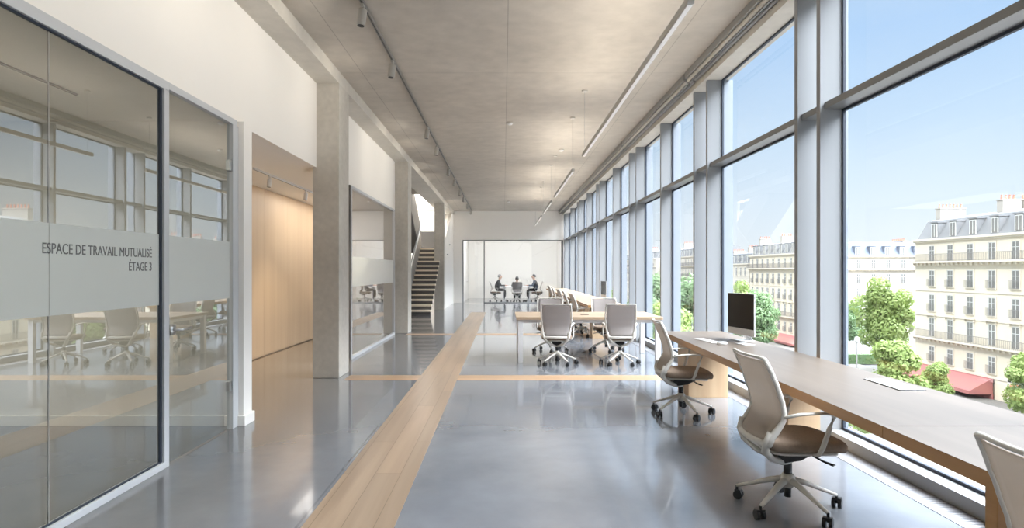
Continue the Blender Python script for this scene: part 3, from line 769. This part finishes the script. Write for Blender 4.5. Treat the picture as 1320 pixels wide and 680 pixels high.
def building(label, loc, rz, L, dz, cols, body='stone', roofm='zinc', depth=12, rows=None, balc=(1.25, -8.6), top=4.2, rise=2.9, chims=(), group=None, dorm=True, shop=None):
    """facade along local x from 0 to L facing local -y; heights are above the eye level of the hall (1.5 m), shifted by dz"""
    t = thing('apartment_building', label, 'building', (loc[0], loc[1], 0), rz, group)
    E = 1.5+dz
    box('wall', body, 0, L, 0, depth, ZS, E+top, t)
    k = B()
    k.box(-.1, L+.1, -.45, 0, E+top-.25, E+top).box(-.1, L+.1, -.25, 0, E+top-.45, E+top-.25)
    for bz in balc: k.box(0, L, -.8, 0, E+bz-.22, E+bz).box(0, L, -.35, 0, E+bz-.5, E+bz-.22)
    q = .4
    while q < L: 
        for bz in balc: k.box(q, q+.18, -.6, 0, E+bz-.5, E+bz-.22)
        q += .8
    k.box(0, L, -.12, 0, E-12.3, E-12.05); k.box(0, L, -.10, 0, E-5.85, E-5.7); k.box(0, L, -.10, 0, E-2.6, E-2.45)
    k.out('cornices', 'cornice', t)
    for bz in balc:
        k = B(); k.box(0, L, -.78, -.74, E+bz+.9, E+bz+.95).box(0, L, -.78, -.74, E+bz+.08, E+bz+.11)
        q = 0
        while q < L: k.box(q, q+.03, -.775, -.745, E+bz, E+bz+.93); q += .17
        k.out('balcony_railing', 'iron', t)
    rows = rows or [(1.3, 2.0, 1, 0), (-1.95, 2.05, 0, 0), (-5.15, 2.1, 0, 0), (-8.5, 2.4, 1, 1), (-11.7, 1.9, 0, 0)]
    for zr, h, full, ped in rows:
        p = None
        for c in cols:
            if p is None: p = mk_proto(1.05, h, full, ped); p.parent = t; o = p
            else: o = copy_tree(p, t)
            o.location = (c, -.002, E+zr)
    # mansard
    m = B(); a = E+top; r = rise
    m.prism([(.25, a), (1.7, a+r*.86), (3.2, a+r), (depth-3.2, a+r), (depth-1.7, a+r*.86), (depth-.25, a)], 'X', .05, L-.05); m.out('roof', roofm, t)
    if dorm:
        p = None
        for c in cols:
            if p is None:
                k = B(); k.prism([(.35, .15), (.35, 2.05), (2.0, 2.15), (1.5, .15)], 'X', -.62, .62); k.box(-.7, .7, .22, 2.0, 2.05, 2.18)
                p = k.out('dormer', roofm, t); B().box(-.42, .42, .30, .36, .3, 1.85).out('dormer_pane', 'pane', p)
                k = B(); k.box(-.52, -.42, .28, .36, .2, 1.95).box(.42, .52, .28, .36, .2, 1.95).box(-.42, .42, .28, .36, 1.85, 1.95).box(-.04, .04, .28, .36, .3, 1.85); k.out('dormer_frame', 'sash', p); o = p
            else: o = copy_tree(p, t)
            o.location = (c, 0, a)
    for cx, cy0, cy1, ct in chims:
        k = B(); k.box(cx-.45, cx+.45, cy0, cy1, a+.5, E+ct).box(cx-.52, cx+.52, cy0-.08, cy1+.08, E+ct, E+ct+.12); ck = k.out('chimney_stack', 'chim', t)
        k = B(); q = cy0+.2
        while q < cy1-.1: k.lathe([(.13, E+ct+.12), (.10, E+ct+.6), (.13, E+ct+.65)], (cx, q), 8); q += .48
        k.out('chimney_pots', 'clay', ck)
    return t
R = -PI/2
bR = building('cream stone corner building with red ground floor awning, largest across the street', (56, 84.4), R, 44, 0,
         [3.3+3.32*i for i in range(12)], chims=[(1.0, 2.4, 5.8, 8.3), (11.4, 2.4, 4.6, 8.3), (11.4, 4.9, 7.2, 8.3), (24, 2.4, 5.8, 8.3), (36, 2.4, 5.8, 8.3)])
# ground floor of that building
E = 1.5
k = B(); k.box(.6, 13.6, -.12, 0, ZS+.1, E-12.35); k.out('shopfront', 'shop', bR)
k = B()
for q in range(7): k.box(.6+2.13*q, .75+2.13*q, -.2, 0, ZS+.1, E-12.3)
k.box(.6, 13.6, -.22, 0, E-12.75, E-12.3).box(.6, 13.6, -.18, 0, ZS+.1, ZS+.75); k.out('shop_posts', 'awning', bR)
k = B()
k.prism([(-.15, E-12.35), (-2.7, E-13.7), (-2.7, E-14.1), (-2.66, E-14.1), (-2.66, E-13.74), (-.15, E-12.42)], 'X', 1.2, 13.4); 
k.prism([(-.15, E-12.35), (-2.7, E-13.7), (-2.7, E-14.1), (-.15, E-14.1)], 'X', 13.38, 13.42)
k.out('awning', 'awning', bR)
k = B(); k.box(15.6, 18.4, -.12, 0, ZS, E-12.1); k.out('door_surround', 'cornice', bR)
k = B(); k.box(15.95, 18.05, -.16, -.10, ZS+.1, E-12.4); k.out('entrance_door', 'door', bR)
bA = building('cream stone building with red awning, seen right of the computer monitor', (58, 146), R, 28, -.6, [1.6+2.75*i for i in range(10)],
         rise=2.6, depth=6.6, chims=[(.8, 2, 4.4, 8.0), (12, 2, 4.4, 8.0), (20, 2, 4.4, 7.8)])
k = B(); k.prism([(-.15, E-12.9), (-2.7, E-14.0), (-2.7, E-14.4), (-.15, E-13.0)], 'X', 8, 27.5); k.out('awning', 'awning', bA)
building('lower pale building with grey mansard roof, left of the building with the awning', (58, 178), R, 31.7, -2.4, [1.6+2.75*i for i in range(11)], body='stone2',
         balc=(-8.6,), depth=6.7, chims=[(1.2, 1.5, 5.6, 8.2), (16, 2, 5, 7.4), (26, 2, 5, 8.0)])
building('pale distant building above the trees in the narrow pane', (58, 226), R, 47, .4, [1.6+3.0*i for i in range(15)], body='stone2', balc=(1.25, -2.2), chims=[(2, 2, 6, 8.6), (20, 2, 8, 8.6), (38, 2, 6, 8.4)])
building('farthest pale building closing the boulevard', (56, 300), R, 72, .6, [2+3.4*i for i in range(20)], body='stone2', balc=(1.25,), chims=[(10, 2, 6, 8.6), (44, 2, 8, 8.6)])
building('blue slate roofed building facing the square, partly behind the big tree', (64.9, 140), 0, 39, -.75, [1.8+3.35*i for i in range(11)], body='stone2', roofm='slate',
         balc=(1.25,), chims=[(13.5, 3, 6, 8.0), (27.6, 3, 8, 7.6)], rise=3.2, dorm=True)

def tree_proto(name, seed, h, r, leafm, n=5200, ls=.30, trunk=.3):
    rnd = random.Random(seed)
    root = empty(name)
    k = B(); k.sweep([(0, 0, 0), (.05, .02, h*.25), (-.05, .05, h*.5), (0, 0, h*.8)], [(trunk*.6,)*2, (trunk*.45,)*2, (trunk*.3,)*2, (.05, .05)], 8)
    for i in range(6):
        a = i*1.1+rnd.random(); z = h*(.3+.06*i); k.sweep([(0, 0, z), (math.cos(a)*r*.35, math.sin(a)*r*.35, z+h*.12), (math.cos(a)*r*.6, math.sin(a)*r*.6, z+h*.2)], [(trunk*.25,)*2, (trunk*.15,)*2, (.03, .03)], 6)
    k.out('trunk', 'bark', root, True)
    blobs = []
    for i in range(26):
        a = rnd.uniform(0, 2*PI); zz = rnd.uniform(.34, .93); w = math.sin(min(1, (zz-.22)/.75)*PI)**.55
        q = r*w*rnd.uniform(.25, .75); blobs.append((math.cos(a)*q, math.sin(a)*q, h*zz, r*rnd.uniform(.26, .42)))
    k = B()
    for i in range(n):
        bx, by, bz, br = blobs[rnd.randrange(len(blobs))]
        d = Vector((rnd.gauss(0, 1), rnd.gauss(0, 1), rnd.gauss(0, .85))).normalized()
        p = Vector((bx, by, bz))+d*br*rnd.uniform(.72, 1.05)
        nrm = (d+Vector((rnd.uniform(-.7, .7), rnd.uniform(-.7, .7), rnd.uniform(-.3, .9)))).normalized()
        u = nrm.orthogonal().normalized(); u.rotate(Matrix.Rotation(rnd.uniform(0, 6.28), 3, nrm)); w = nrm.cross(u)
        s = ls*rnd.uniform(.6, 1.2)
        k.f([k.v(p+u*s), k.v(p+w*s*.6), k.v(p-u*s*.9), k.v(p-w*s*.6)])
    me = k.bm; o = k.out('foliage', leafm, root)
    return root
tA = tree_proto('street_tree', 1, 13.6, 4.4, 'leaf', 9000, .30)
tB = tree_proto('street_tree', 2, 8.3, 3.0, 'leaf', 6000, .24, .22)
tD = tree_proto('street_tree', 3, 14, 4.8, 'leafdark', 8000, .32)
used = set()
def put(p, x, y, s, label, rz=0, group='trees on the boulevard'):
    o = p if p.name not in used else copy_tree(p)
    used.add(p.name); used.add(o.name)
    o.location = (x, y, ZS+.1); o.scale = (s, s, s); o.rotation_euler = (0, 0, rz); tag(o, label, 'tree', group)
put(tA, 57, 93, 1.0, 'tall bright green tree left of the large corner building', .4)
put(tB, 38.5, 61, .93, 'round light green tree standing in front of the tall bright tree', 0)
put(tB, 44.5, 64, .62, 'small light tree in front of the red awning', 2)
put(tB, 47.6, 55.5, .85, 'light green tree at the right edge in front of the orange door', 4)
put(tD, 62, 112, .62, 'small blue green tree behind the window post, left of the tall tree', 1)
put(tB, 30, 52.5, .42, 'little young tree low beside the near window post', 1.5)
put(tD, 40, 99, .80, 'blue green tree right of the computer monitor', 2.2)
put(tA, 45, 118, .93, 'light green tree just above the computer monitor', 1.4)
put(tD, 22, 72, .97, 'dark green tree filling the narrow pane, upper part', 3)
put(tA, 17.3, 59, .80, 'bright green tree filling the narrow pane, lower part', 5)
put(tD, 23.8, 98, .98, 'dark green tree seen in the second narrow pane, upper part', .7)
put(tA, 19.6, 82.5, .75, 'bright green tree seen in the second narrow pane, lower part', 2.6)
put(tA, 20, 122, .95, 'distant green tree deep down the boulevard', .2)
put(tD, 16, 140, .95, 'farthest green tree of the boulevard row', 1.9)
t = thing('street_lamp', 'slim grey street lamp on the square left of the round light green tree', 'street lamp', (41, 72, ZS))
k = B(); k.cyl((0, 0, 0), (0, 0, 6.5), .09, .05); k.out('post', 'gsteel', t); k = B(); k.lathe([(.1, 6.5), (.28, 6.7), (.22, 7.1), (.05, 7.2)]); k.out('lantern', 'sash', t, True)
t = thing('hedge', 'low dark clipped hedge across the square beside the tall tree', 'hedge', (47, 98, ZS+.1))
rnd = random.Random(5); k = B(); k.box(0, 24, 0, 1.2, 0, 1.5)
for i in range(1800):
    p = Vector((rnd.uniform(0, 24), rnd.choice((-.03, 1.23, rnd.uniform(0, 1.2))), rnd.uniform(.1, 1.6))); s = .18
    k.f([k.v(p+Vector((rnd.uniform(-s, s), rnd.uniform(-s, s), rnd.uniform(-s, s)))) for _ in range(3)])
k.out('leaves', 'leafdark', t)

# ------------------------------------------------------------------ light
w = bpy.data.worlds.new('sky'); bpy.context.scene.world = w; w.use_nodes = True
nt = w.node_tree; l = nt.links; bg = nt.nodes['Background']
tc = node(nt, 'ShaderNodeTexCoord'); sep = node(nt, 'ShaderNodeSeparateXYZ'); l.new(tc.outputs['Generated'], sep.inputs[0])
rp = node(nt, 'ShaderNodeValToRGB'); l.new(sep.outputs[2], rp.inputs[0])
cr = rp.color_ramp; cr.interpolation = 'LINEAR'
SKY = [(0, (.60, .64, .68)), (.03, (.80, .86, .91)), (.10, (.71, .81, .91)), (.20, (.56, .71, .88)), (.32, (.42, .60, .85)), (.55, (.6, .7, .8)), (1, (.6, .7, .8))]
cr.elements[0].position = 0; cr.elements[0].color = (*SKY[0][1], 1); cr.elements[1].position = 1; cr.elements[1].color = (*SKY[-1][1], 1)
for p, c in SKY[1:-1]: e = cr.elements.new(p); e.color = (*c, 1)
SKY_S = .83
# sky glow added above the view to brighten the hall through the windows
SKY_FILL = 37
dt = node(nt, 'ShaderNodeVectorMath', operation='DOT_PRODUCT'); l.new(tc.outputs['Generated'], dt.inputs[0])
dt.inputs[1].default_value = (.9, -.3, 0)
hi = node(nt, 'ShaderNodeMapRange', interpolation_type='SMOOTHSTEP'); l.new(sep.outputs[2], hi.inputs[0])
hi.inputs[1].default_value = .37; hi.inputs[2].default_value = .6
lb = math_node(nt, 'MULTIPLY', math_node(nt, 'ADD', math_node(nt, 'MAXIMUM', dt.outputs['Value'], 0), .08), math_node(nt, 'MULTIPLY', hi.outputs[0], SKY_FILL))
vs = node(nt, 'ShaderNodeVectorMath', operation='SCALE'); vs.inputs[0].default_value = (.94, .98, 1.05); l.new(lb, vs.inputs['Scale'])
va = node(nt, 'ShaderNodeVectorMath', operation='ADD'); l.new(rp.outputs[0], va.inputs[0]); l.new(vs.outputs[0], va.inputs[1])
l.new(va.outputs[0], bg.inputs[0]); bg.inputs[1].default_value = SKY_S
sun = bpy.data.lights.new('sun', 'SUN'); sun.energy = 1.5; sun.angle = .009; sun.color = (1, .95, .87)
so = bpy.data.objects.new('sun', sun); C.objects.link(so)
so.rotation_euler = Vector((-.75, -.42, .80)).to_track_quat('Z', 'Y').to_euler()
for a, b, _ in PN:   # added fill above the pendants to brighten the ceiling; downlights give nothing
    area('pendant_up_fill', (1.26, (a+b)/2, 3.37), (PI, 0, 0), .04, b-a-.1, 4*(b-a), (1, .92, .80))
    area('pendant_down_fill', (1.26, (a+b)/2, 3.285), (0, 0, 0), .04, b-a-.1, 0*(b-a), (1, .95, .86))
for y in (9.3, 11.0):
    L = bpy.data.lights.new('passage_spot', 'SPOT'); L.energy = 150; L.spot_size = 2.1; L.spot_blend = 1; L.shadow_soft_size = .04; L.color = (1, .88, .70)
    o = bpy.data.objects.new('passage_spot', L); C.objects.link(o); o.location = (-3.53, y-.01, HS-.24); o.rotation_euler = (0, math.radians(-22), 0)
for y in (1.0, 3.3, 4.9)+tuple(q[0] for q in SP):   # wall wash added to brighten the left wall; the track heads themselves are off
    L = bpy.data.lights.new('wall_wash_fill', 'SPOT'); L.energy = 17; L.spot_size = 2.9; L.spot_blend = 1; L.shadow_soft_size = .045; L.color = (1, .93, .82)
    o = bpy.data.objects.new('wall_wash_fill', L); C.objects.link(o); o.location = (-1.49, y-.02, HC-.28); o.rotation_euler = (0, math.radians(60), 0)
area('near_room_light', (-4.9, 2.0, HS-.02), (0, 0, 0), 1.2, 4.0, 90, (1, .95, .86))
area('second_room_light', (-3.4, 12.8, HS-.02), (0, 0, 0), 1.0, 3.0, 24, (1, .95, .88))
area('meeting_room_light', (.5, 29.75, 3.16), (math.radians(40), 0, 0), 4.2, .9, 260, (.90, .95, 1))
area('stairwell_skylight', (-3.9, 26.2, 7.35), (0, 0, 0), 1.9, 4.6, 110, (.93, .96, 1))

# ------------------------------------------------------------------ camera
cam = bpy.data.cameras.new('camera'); co = bpy.data.objects.new('camera', cam); C.objects.link(co)
co.location = (0, 0, 1.5); co.rotation_euler = (PI/2, 0, 0)
cam.sensor_width = 36; cam.sensor_fit = 'HORIZONTAL'; cam.lens = 36*800/1320
cam.shift_x = (660-649)/1320; cam.shift_y = (349-340)/1320
cam.clip_start = .05; cam.clip_end = 800
sc = bpy.context.scene; sc.camera = co
sc.view_settings.view_transform = 'Standard'; sc.view_settings.look = 'None'; sc.view_settings.gamma = 1; sc.view_settings.use_curve_mapping = False
sc.view_settings.exposure = .55
sc.cycles.max_bounces = 10; sc.cycles.diffuse_bounces = 5; sc.cycles.glossy_bounces = 5; sc.cycles.transparent_max_bounces = 24; sc.cycles.transmission_bounces = 6
sc.cycles.use_denoising = True; sc.cycles.sample_clamp_indirect = 6
sc.cycles.caustics_reflective = False; sc.cycles.caustics_refractive = False
